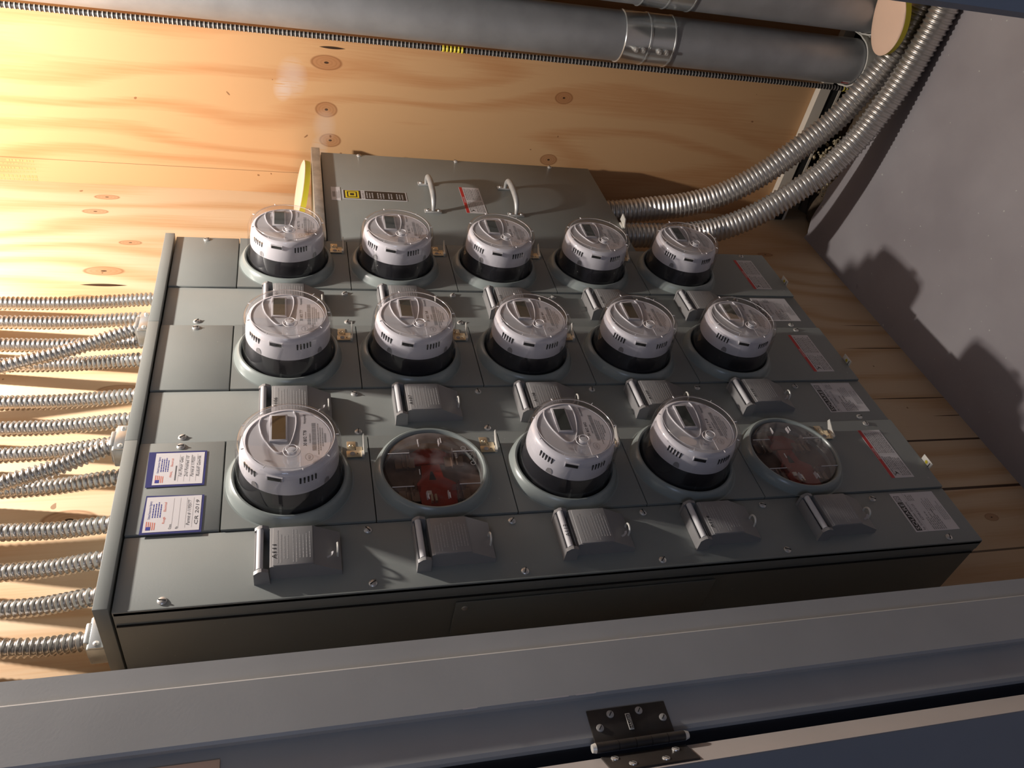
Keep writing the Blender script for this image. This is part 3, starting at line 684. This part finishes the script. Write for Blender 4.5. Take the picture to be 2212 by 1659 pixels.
def make_meter():
    t = empty('electric_meter')
    o = MB(); o.lathe([(.0985, -.006), (.0985, .004), (.0935, .010), (.0915, .030), (.0900, .062), (.0885, .066), (.060, .067)], 'meter_black', 64); o.build('base', t)
    o = MB(); o.lathe([(.0900, .062), (.0905, .064), (.0895, .084), (.0868, .102), (.0845, .1085), (.0805, .1125), (.0770, .1135), (.0765, .1120)], 'meter_white', 72); hs = o.build('housing', t)
    o = MB(); o.disc(.0766, .1122, 'meter_face', 64); face = o.build('face_plate', t)
    def on_side(a, r, h, w_, hh, k, dep=.001):
        mm = Matrix.Rotation(-R_(a), 4, 'Y'); o.box(r - .003, r + dep, -h - hh / 2, -h + hh / 2, -w_ / 2, w_ / 2, k, mm)
    for n_, a0 in ((5, 192), (5, 118)):
        for i in range(n_):
            o = MB(); on_side(a0 + i * 4.7, .0882, .094, .0030, .015, 'slot_black', .0006); o.build('vent_slot', hs)
    for a in (163,):
        o = MB(); on_side(a, .0870, .101, .028, .0105, 'meter_ridge', .0016); on_side(a, .0870, .101, .0245, .0072, 'slot_black', .0024); o.build('latch_window', hs)
    for a in (137, 226, 300, 40):
        o = MB(); mm = Matrix.Rotation(-R_(a), 4, 'Y')
        P = [(-.0065, -.064), (.0065, -.064), (.0065, -.070), (.0045, -.0755), (0, -.0778), (-.0045, -.0755), (-.0065, -.070)]
        o.add([(.0908, y, z) for z, y in P], [list(range(len(P)))], 'label_gray', mm); o.build('notch', hs)
    # leaf-shaped ridge round the display
    leaf = [(.079, -.006), (.076, .020), (.066, .043), (.050, .052), (.032, .052), (.010, .047), (-.008, .039), (-.022, .031), (-.032, .022), (-.031, .012), (-.022, .003), (-.008, -.003), (.006, -.007), (.025, -.011), (.045, -.013), (.064, -.012)]
    L3 = catmull([(x, -.1135, z) for x, z in leaf] + [(leaf[0][0], -.1135, leaf[0][1])], 5)
    L3 = [p for p in L3 if (p.x ** 2 + p.z ** 2) ** .5 < .0760]
    o = MB(); o.tube(L3, .0017, 'meter_ridge', 8); o.build('ridge', face)
    o = MB(); o.rbox(-.0050, .0640, -.1165, -.112, .0030, .0350, 'meter_ridge', r=.0012); o.rect(-.0015, .0600, .0065, .0310, -.11665, 'lcd_glass')
    o.build('lcd_display', t)
    label_plate('30 802 778').build('label_plate', t)
    # clear dome with a stepped rim and the reset button in front
    o = MB()
    o.lathe([(.1030, -.004), (.1030, .002), (.0995, .008), (.0985, .030), (.0960, .090), (.0945, .108), (.0915, .1185), (.0860, .1235), (.0810, .1245), (.0800, .1215), (.0780, .1205), (.0001, .1205)], 'dome_glass', 80)
    dm_ = o.build('glass_dome', t, recalc=False)
    o = MB(); mm = Matrix.Translation((-.042, -.1200, -.004))
    o.lathe([(.0165, 0), (.0160, .006), (.0140, .0075), (.0135, .0055), (.0110, .0055), (.0105, .0120), (.0090, .0135), (.0001, .0135)], 'dome_glass', 32, mm)
    for r_, h_, q_ in ((.0150, .0072, .0007), (.0098, .0133, .0008)):
        o.tube([mm @ Vector((r_ * math.cos(2 * math.pi * i / 28), -h_, r_ * math.sin(2 * math.pi * i / 28))) for i in range(29)], q_, 'glass_edge_glint', 6)
    o.lathe([(.0085, .004), (.0085, .0095), (.0001, .0100)], 'meter_face', 24, mm); o.build('reset_button', t)
    o = MB()
    o = MB()
    o.tube([(.0808 * math.cos(2 * math.pi * i / 72), -.1240, .0808 * math.sin(2 * math.pi * i / 72)) for i in range(73)], .00045, 'glass_edge_glint', 6); o.build('rim_glint', dm_)  # painted highlight line round the dome rim
    for a in (150, 195, 232, 20, 70, 110, 270, 320):
        mr_ = Matrix.Rotation(-R_(a), 4, 'Y'); o = MB(); o.box(.0835, .0885, -.1246, -.1225, -.0006, .0006, 'glass_edge_glint', mr_); o.build('rim_clip', dm_)
    
    for a in (170, 215, 255):
        o = MB(); mr_ = Matrix.Rotation(-R_(a), 4, 'Y'); o.box(.0972, .0995, -.046, -.014, -.0022, .0022, 'dome_glass', mr_); o.build('dome_rib', dm_)
    return t
proto = make_meter()
mnum = {(0, 0): '30 802 778', (0, 2): '30 802 842', (0, 3): '30 812 918', (1, 0): '30 802 777', (1, 1): '30 802 768', (1, 2): '30 802 841', (1, 3): '30 802 822', (1, 4): '30 802 825', (2, 0): '30 802 770', (2, 1): '30 802 771', (2, 2): '30 802 836', (2, 3): '30 802 837', (2, 4): '30 802 838'}
mlab = {(0, 0): 'glass-domed meter at the top of the leftmost cabinet, beside the inspection stickers',
        (0, 2): 'glass-domed meter in the leftmost cabinet, directly below the red empty socket',
        (0, 3): 'lowest glass-domed meter in the leftmost cabinet, directly above the hazy empty socket',
        (1, 0): 'topmost glass-domed electric meter in the middle cabinet',
        (1, 1): 'second glass-domed electric meter from the top in the middle cabinet',
        (1, 2): 'central glass-domed electric meter, third from the top in the middle cabinet',
        (1, 3): 'fourth glass-domed electric meter from the top in the middle cabinet',
        (1, 4): 'bottom glass-domed electric meter in the middle cabinet',
        (2, 0): 'topmost glass-domed electric meter in the rightmost cabinet, by the wide box cap',
        (2, 1): 'second glass-domed meter from the top in the rightmost cabinet, near the upper pull handle',
        (2, 2): 'third glass-domed meter from the top in the rightmost cabinet, near the lower pull handle',
        (2, 3): 'fourth glass-domed electric meter from the top in the rightmost cabinet',
        (2, 4): 'bottom glass-domed electric meter in the rightmost cabinet, before the large metal hoses'}
first = True
for key in sorted(mlab):
    s, k = key
    t = proto if first else copy_tree(proto)
    first = False
    t.location = (s * W + XM, -.002, ZM0 - PITCH * k)
    for ch in t.children:
        if ch.name.startswith('label_plate'):
            tmp = label_plate(mnum[key]).build('label_plate'); ch.data = tmp.data; bpy.data.objects.remove(tmp)
    tag(t, mlab[key], 'electric meter', 'electric meters in the three cabinets')

for ch in proto.children:
    if ch.name.startswith('lcd_display'):
        ch.data = ch.data.copy(); ch['label'] = 'brown-tinted display'
        for q, mt in enumerate(ch.data.materials):
            if mt.name.startswith('lcd_glass'): ch.data.materials[q] = MATS['lcd_amber']
# ------------------------------------------------------------------ wide main breaker box
bx = empty('breaker_box', (1.124, 0, -.383)); tag(bx, 'wide gray main breaker box with two pull handles, right of the meter cabinets', 'breaker box')
def bkid(mb, name, parent=bx, **k):
    o = mb.build(name, parent, **k); o.location = (-1.124, 0, .383) if parent is bx else (0, 0, 0); return o
mb = MB(); mb.box(1.124, 1.650, .006, YW, -1.300, -.385, 'gray_paint'); bkid(mb, 'box_body')
mb = MB(); mb.rbox(1.124, 1.653, -.001, .008, -1.303, -.386, 'gray_paint', r=.0015); bkid(mb, 'front_cover')
mb = MB(); mb.rbox(1.122, 1.658, -.014, YW - .002, -.382, -.3555, 'galvanized', r=.001); bkid(mb, 'top_cap')
for z in (-.506, -.827, -1.158):
    mb = screw_mb(1.6445, z, -.001, ang=rnd.uniform(0, 180)); bkid(mb, 'screw')
for zc in (-.703, -.962):
    P = catmull([(1.306, -.006, zc), (1.312, -.024, zc), (1.335, -.042, zc), (1.39, -.048, zc), (1.445, -.042, zc), (1.468, -.024, zc), (1.474, -.006, zc)], 6)
    rr = [.0052 + .0042 * math.sin(math.pi * i / (len(P) - 1)) ** 1.2 for i in range(len(P))]
    mb = MB(); mb.tube(P, rr, 'handle_metal', 14)
    h = bkid(mb, 'pull_handle')
    for x in (1.306, 1.474):
        mb = MB(); mb.rbox(x - .010, x + .010, -.0055, -.001, zc - .026, zc + .026, 'handle_metal', r=.002); b = mb.build('mounting_foot', h)
        for dz in (-.017, .017):
            mb = screw_mb(x, zc + dz, -.0055, r=.0052, ang=rnd.uniform(0, 180)); mb.build('screw', b)
mb = danger_label(1.308, 1.467, -.872, -.807, -.0018); bkid(mb, 'danger_label')
mb = MB(); x0, x1, z0, z1 = 1.350, 1.428, -.434, -.407; mb.box(x0, x1, -.0018, -.0010, z0, z1, 'label_white'); mb.rect(x0 + .018, x0 + .050, z1 - .012, z1 - .003, -.0020, 'label_gray')
for i in range(3): mb.greek(x0 + .012, x0 + .060, z1 - .016 - i * .004, .0018, -.0020, 'label_gray')
bkid(mb, 'size_label')
mb = MB(); x0, x1, z0, z1 = 1.361, 1.414, -.632, -.440; y = -.0020
mb.box(x0, x1, -.0018, -.0010, z0, z1, 'label_white'); mb.rect(x0 + .002, x1 - .002, z1 - .054, z1 - .003, y, 'label_black')
for a, b, c, d, k in ((.005, .048, .008, .048, 'label_yellow'), (.010, .043, .013, .043, 'label_black'), (.014, .039, .017, .039, 'label_yellow'), (.020, .033, .022, .034, 'label_black')):
    y -= .0001; mb.rect(x0 + a, x0 + b, z1 - d, z1 - c, y, k)
mb.text('SQUARE D', x0 + .004, z1 - .063, .0085, -.0020, 'label_black', width=.045)
mb.rect(x0 + .002, x1 - .002, z0 + .003, z1 - .066, -.0020, 'label_black')
for i in range(14):
    if i in (3, 7, 10): continue
    mb.greek(x0 + .008, x1 - .008, z1 - .074 - i * .0082, .0036, -.0022, 'label_lightgray', .2)
bkid(mb, 'maker_label')
mb = MB(); mb.rbox(1.255, 1.285, -.006, .004, -1.312, -1.300, 'nickel_white', r=.001); mb.add([(1.250, -.004, -1.308), (1.262, -.030, -1.308), (1.290, -.034, -1.308), (1.296, -.010, -1.308), (1.250, -.004, -1.305), (1.262, -.030, -1.305), (1.290, -.034, -1.305), (1.296, -.010, -1.305)], [(0, 1, 2, 3), (4, 5, 6, 7), (0, 1, 5, 4), (1, 2, 6, 5), (2, 3, 7, 6), (3, 0, 4, 7)], 'nickel_white'); bkid(mb, 'sealing_bracket')

# ------------------------------------------------------------------ two large hoses to the floor
hoses = [([(1.500, .085, -1.305), (1.500, .079, -1.389), (1.500, .062, -1.498), (1.500, .037, -1.633), (1.500, -.010, -1.761), (1.500, -.089, -1.877), (1.500, -.192, -1.979), (1.500, -.304, -2.073), (1.500, -.409, -2.128), (1.498, -.527, -2.175), (1.496, -.651, -2.197), (1.495, -.78, -2.199), (1.494, -.91, -2.199), (1.492, -1.04, -2.199), (1.49, -1.17, -2.199), (1.49, -1.29, -2.199)],
          'large corrugated metal hose from the breaker box, farther one, nearer the plywood side wall'),
         ([(1.395, .112, -1.305), (1.400, .108, -1.441), (1.400, .102, -1.579), (1.400, .078, -1.714), (1.400, .020, -1.837), (1.400, -.067, -1.947), (1.400, -.169, -2.046), (1.400, -.291, -2.116), (1.400, -.398, -2.152), (1.400, -.506, -2.178), (1.400, -.601, -2.190), (1.400, -.696, -2.199), (1.400, -.80, -2.199), (1.400, -.91, -2.199), (1.40, -1.03, -2.199), (1.395, -1.16, -2.199), (1.39, -1.29, -2.199)],
          'large corrugated metal hose from the breaker box, nearer one, on the gray floor')]
for pts, lab in hoses:
    mb = MB(); flex(mb, pts, .0430, .0158, 'flex_metal', 24, .125); tag(mb.build('flexible_conduit', smooth=50), lab, 'conduit', 'large hoses from the breaker box')

# ------------------------------------------------------------------ small hoses entering the cabinet tops
small = [  # (bottom x, top x, y bottom, y top, big clamp connector)
]
def bpx(px, py, y):
    f = 1710.1422653639145; a, b = (px - 1106) / f, (py - 829.5) / f
    d = [RR[0][i] * a + RR[1][i] * b + RR[2][i] for i in range(3)]; t = (y - CAM[1]) / d[1]
    return (CAM[0] + d[0] * t, y, CAM[2] + d[2] * t)
rows = [((325, 646), (0, 655), .10, .145, 0), ((292, 689), (0, 696), .10, .145, 0), ((292, 738), (0, 745), .10, .145, 0), ((288, 713), (0, 794), .045, .095, 1), ((300, 777), (0, 788), .10, .150, 0),
        ((282, 855), (0, 871), .10, .145, 0), ((270, 908), (0, 927), .10, .145, 0), ((245, 960), (0, 984), .11, .150, 0), ((236, 966), (0, 1046), .045, .095, 1), ((248, 1032), (0, 1060), .10, .150, 0),
        ((225, 1134), (0, 1151), .10, .135, 0), ((212, 1210), (0, 1238), .10, .145, 0), ((195, 1290), (0, 1318), .10, .145, 0), ((176, 1386), (0, 1402), .135, .150, 1)]
names_sm = ['rightmost small metal hose above the cabinets', 'second small metal hose from the right above the cabinets', 'third small metal hose from the right, crossed by the slanting one',
            'slanting small metal hose in a clamp connector on top of the rightmost cabinet', 'small metal hose running behind the right slanting hose',
            'small metal hose above the right part of the middle cabinet', 'small metal hose just right of the straight one behind the left slanting hose',
            'small metal hose passing behind the top of the left slanting hose', 'slanting small metal hose in a clamp connector between the left and middle cabinets',
            'small metal hose at the right end of the leftmost cabinet, below the slanting hose', 'fourth small metal hose from the left, beside the wide bright strip of wood',
            'third small metal hose from the left above the cabinets', 'second small metal hose from the left above the cabinets', 'leftmost small metal hose, in a clamp connector beside the door frame']
for (a, b, ya, yb, big), lab in zip(rows, names_sm):
    A = Vector(bpx(a[0], a[1], ya)); B = Vector(bpx(b[0], b[1], yb)); A2 = Vector((A.x, A.y, .034)); A.z = max(A.z, .05)
    Bx = B + (B - A) * .9; Bx.y = min(Bx.y, .170)
    t = empty('small_conduit', A2); tag(t, lab, 'conduit', 'small hoses into the cabinet tops')
    mid = A.lerp(B, .5) + Vector((0, .006, 0))
    mb = MB(); flex(mb, [A2 + Vector((0, 0, .004)), A, mid, B, Bx], .0174, .0110, 'flex_dark', 16, .24); o = mb.build('hose', t, smooth=50); o.location = -A2
    if big:
        mb = MB(); mb.rbox(-.032, .032, -.024, .024, 0, .030, 'galvanized', r=.003); mb.rbox(-.032, .032, -.028, -.024, .002, .026, 'chrome', r=.001)
        mb.rbox(-.020, .020, -.026, .026, .026, .036, 'galvanized', r=.003); c = mb.build('clamp_connector', t); c.location = (0, 0, -.0095)
        for x in (-.024, .024):
            mb = MB(); mb.lathe([(.0055, .024), (.005, .0300), (.0003, .0325)], 'screw_metal', 12, Matrix.Translation((x, 0, .014))); mb.build('screw', c)
    else:
        mb = MB()
        for i in range(12):
            pass
        q = Matrix.Rotation(R_(90), 4, 'X')
        mb.lathe([(.0001, .016), (.0215, .016), (.0215, .006), (.0250, .005), (.0250, 0), (.0001, 0)], 'galvanized', 10, Matrix.Rotation(R_(-90), 4, 'X')); c = mb.build('locknut', t); c.location = (0, 0, -.0095)

# ------------------------------------------------------------------ big vertical pipes on the side wall
def pipe(yc, R, zc, label, z1):
    xc = XR - .028 - R
    t = empty('steel_pipe', (xc, yc, -2.20)); tag(t, label, 'pipe', 'large steel pipes on the plywood wall')
    o = MB(); o.tube([(0, 0, 0), (0, 0, z1 + 2.20)], R, 'pipe_metal', 56); o.build('pipe_body', t)
    o = MB(); z = zc + 2.20; q = Matrix.Rotation(R_(-90), 4, 'X')
    o.lathe([(R + .0005, 0), (R + .0042, .0006), (R + .0042, .0045), (R + .0028, .006), (R + .0028, .081), (R + .0044, .083), (R + .0044, .087), (R + .0028, .089), (R + .0028, .166), (R + .0042, .168), (R + .0005, .170)], 'chrome', 64, Matrix.Translation((0, 0, z)) @ Matrix.Rotation(R_(-90), 4, 'X'))
    c = o.build('coupling', t)
    for dz in (.130, .106, .052, .028):
        o = MB(); a = R_(172); p = Vector((math.cos(a), math.sin(a), 0)); s0 = p * (R + .002) + Vector((0, 0, z + dz))
        o.tube([s0, s0 + p * .006, s0 + p * .0062, s0 + p * .014], [.0085, .0085, .0050, .0050], 'screw_metal', 12); o.build('bolt', c)
    # strap holding the foot of the pipe to the strut
    o = MB(); rs = R + .003; pts = [(rs * math.cos(R_(a)), rs * math.sin(R_(a)), .034) for a in range(95, 266, 8)]
    pts = [(.05, rs + .006, .034), (.012, rs + .005, .034)] + pts + [(.012, -rs - .005, .034), (.05, -rs - .006, .034)]
    for dz in (0,): 
        vs = []; n_ = len(pts)
        for (x, y, zz_) in pts:
            l = math.hypot(x, y); ux, uy = x / l, y / l
            for dr, dz_ in ((0, -.019), (.005, -.019), (.005, .019), (0, .019)): vs.append((x + ux * dr, y + uy * dr, zz_ + dz_))
        fs = []
        for i in range(n_ - 1):
            for j in range(4): fs.append((i * 4 + j, i * 4 + (j + 1) % 4, (i + 1) * 4 + (j + 1) % 4, (i + 1) * 4 + j))
        o.add(vs, fs, 'nickel_white')
    sp_ = o.build('pipe_strap', t)
    o = MB(); o.cyl((-.012, rs + .0045, .034), (.02, rs + .0045, .034), .0036, 'screw_metal', 10); o.cyl((-.018, rs + .0045, .034), (-.010, rs + .0045, .034), .0046, 'screw_metal', 6); o.build('strap_bolt', sp_)
    return t
pipe(-.461, .0735, -1.452, 'large gray steel pipe with banded coupling, next to the thin ribbed cable', 1.45)
pipe(-.633, .0735, -1.480, 'large gray steel pipe farther from the cabinets, at the top edge of the photo', 1.45)
# red and white sticker scrap on the pipe foot is part of the nearer pipe
pp = [o for o in bpy.data.objects if o.name.startswith('steel_pipe')][0]
mb = MB()
for i, k in enumerate(('label_white', 'label_red', 'label_white')):
    a0, a1 = R_(118 + i * 7), R_(126 + i * 7); r = .0739
    mb.add([(r * math.cos(a0), r * math.sin(a0), .062), (r * math.cos(a1), r * math.sin(a1), .066), (r * math.cos(a1), r * math.sin(a1), .096), (r * math.cos(a0), r * math.sin(a0), .090)], [(0, 1, 2, 3)], k)
mb.build('torn_sticker', pp)
# ribbed armored cable along the pipe
t = empty('armored_cable', (1.702, -.347, -2.40)); tag(t, 'thin black ribbed armored cable running beside the large steel pipe', 'cable')
mb = MB(); P = [Vector((0, 0, z)) for z in [i * .003 for i in range(int(3.8 / .003))]]
rr = [.0092 if (i % 4) in (0, 1) else .0078 for i in range(len(P))]
mb.tube(P, rr, 'cable_dark', 10, cap=False); mb.mi('cable_steel')
for q in range(len(mb.m)):
    if (q // 10) % 4 == 0: mb.m[q] = 1
mb.build('ribbed_jacket', t, smooth=0)
for z0, z1 in ((-.835 + 2.42, -.765 + 2.42), (.08, .20)):
    mb = MB(); P = [Vector((0, 0, z0 + i * .003)) for i in range(int((z1 - z0) / .003))]; mb.tube(P, [.0105 if (i % 4) < 2 else .0078 for i in range(len(P))], 'yellow_tape', 10); mb.build('yellow_sleeve', t, smooth=0)

# ------------------------------------------------------------------ strut channel under the side wall
mb = MB(); x0 = XR - .028
mb.box(x0, x0 + .002, -1.25, .199, -2.171, -2.130, 'cream_steel')            # wide front lip
mb.box(x0, x0 + .002, -1.25, .199, -2.214, -2.206, 'cream_steel')            # narrow lower lip
mb.box(x0, XR + .004, -1.25, .199, -2.130, -2.1285, 'cream_steel'); mb.box(XR + .0005, XR + .0035, -1.25, .199, -2.2155, -2.130, 'dark_gap'); mb.box(x0, XR + .004, -1.25, .199, -2.2155, -2.214, 'cream_steel')
mb.box(x0 + .004, x0 + .008, -1.25, .199, -2.206, -2.171, 'dark_gap')
tag(mb.build('strut_channel'), 'cream steel strut channel running along the bottom edge of the plywood side wall', 'channel')
# rubble in the hole beside the slab
mb = MB()
for i in range(300):
    x = rnd.uniform(1.60, 1.74); y = rnd.gauss(-.07, .05); z = -2.30 + rnd.gauss(0, .035) + (x - 1.56) * .1; r = rnd.uniform(.003, .010)
    bm = bmesh.new(); bmesh.ops.create_icosphere(bm, subdivisions=1, radius=r)
    for v in bm.verts: v.co *= rnd.uniform(.6, 1.25)
    mb.bm(bm, 'rubble', Matrix.Translation((x, min(y, .18), z)))
tag(mb.build('rubble', smooth=0), 'crumbled tan foam and rubble in the gap beside the broken floor edge', 'rubble', kind='stuff')
mb = MB(); nx, ny = 14, 40; vs = []; fs = []
for j in range(ny):
    for i in range(nx):
        vs.append((1.50 + .30 * i / (nx - 1), .195 - 1.3 * j / (ny - 1), -2.335 + rnd.uniform(-.016, .016) - .04 * (j / ny)))
for j in range(ny - 1):
    for i in range(nx - 1): fs.append((j * nx + i, j * nx + i + 1, (j + 1) * nx + i + 1, (j + 1) * nx + i))
n0 = len(vs); vs += [(x, y, -2.44) for x, y, z in vs]; fs += [[n0 + q for q in f] for f in fs]
mb.add(vs, fs, 'dirt'); tag(mb.build('dirt_fill', smooth=0), 'brown dirt filling the trench between the slab and the plywood side wall', 'dirt', kind='stuff')

# ------------------------------------------------------------------ two round tan pads
def pad(name, c, rx, ry, th, rot, bend, label):
    t = empty(name, c); t.rotation_euler = rot; tag(t, label, 'pad')
    def surf(r, a, z):
        x = rx * r * math.cos(a); y = ry * r * math.sin(a); return (x, y, z - bend * (x * x) / (rx * rx) + bend * .6 * (y * y) / (ry * ry))
    for nm, k, z0, z1 in (('tan_face', 'pad_tan', th * .80, th), ('green_underside', 'pad_olive', 0, th * .80)):
        mb = MB(); n = 56; rings = [(.0001, z1), (.35, z1), (.7, z1), (.93, z1), (1.0, z1 - (th * .12 if nm == 'tan_face' else 0)), (1.0, z0), (.7, z0), (.0001, z0)]
        vs = [surf(r, 2 * math.pi * i / n, z) for r, z in rings for i in range(n)]
        fs = [(j * n + i, j * n + (i + 1) % n, (j + 1) * n + (i + 1) % n, (j + 1) * n + i) for j in range(len(rings) - 1) for i in range(n)]
        mb.add(vs, fs, k); mb.build(nm, t, smooth=60)
pad('round_pad', (1.560, .088, -.335), .140, .075, .020, (R_(13), R_(2), 0), .0, 'round tan pad with olive edge lying on top of the wide breaker box')
pad('round_pad', (1.484, -.652, -2.104), .080, .112, .022, (R_(-13), 0, 0), .006, 'round tan pad with yellow edge lying over the large metal hoses')

# ------------------------------------------------------------------ lift everything so that the floor is at zero
for o in bpy.data.objects:
    if o.parent is None and o.type not in ('CAMERA', 'LIGHT'): o.location.z += ZO
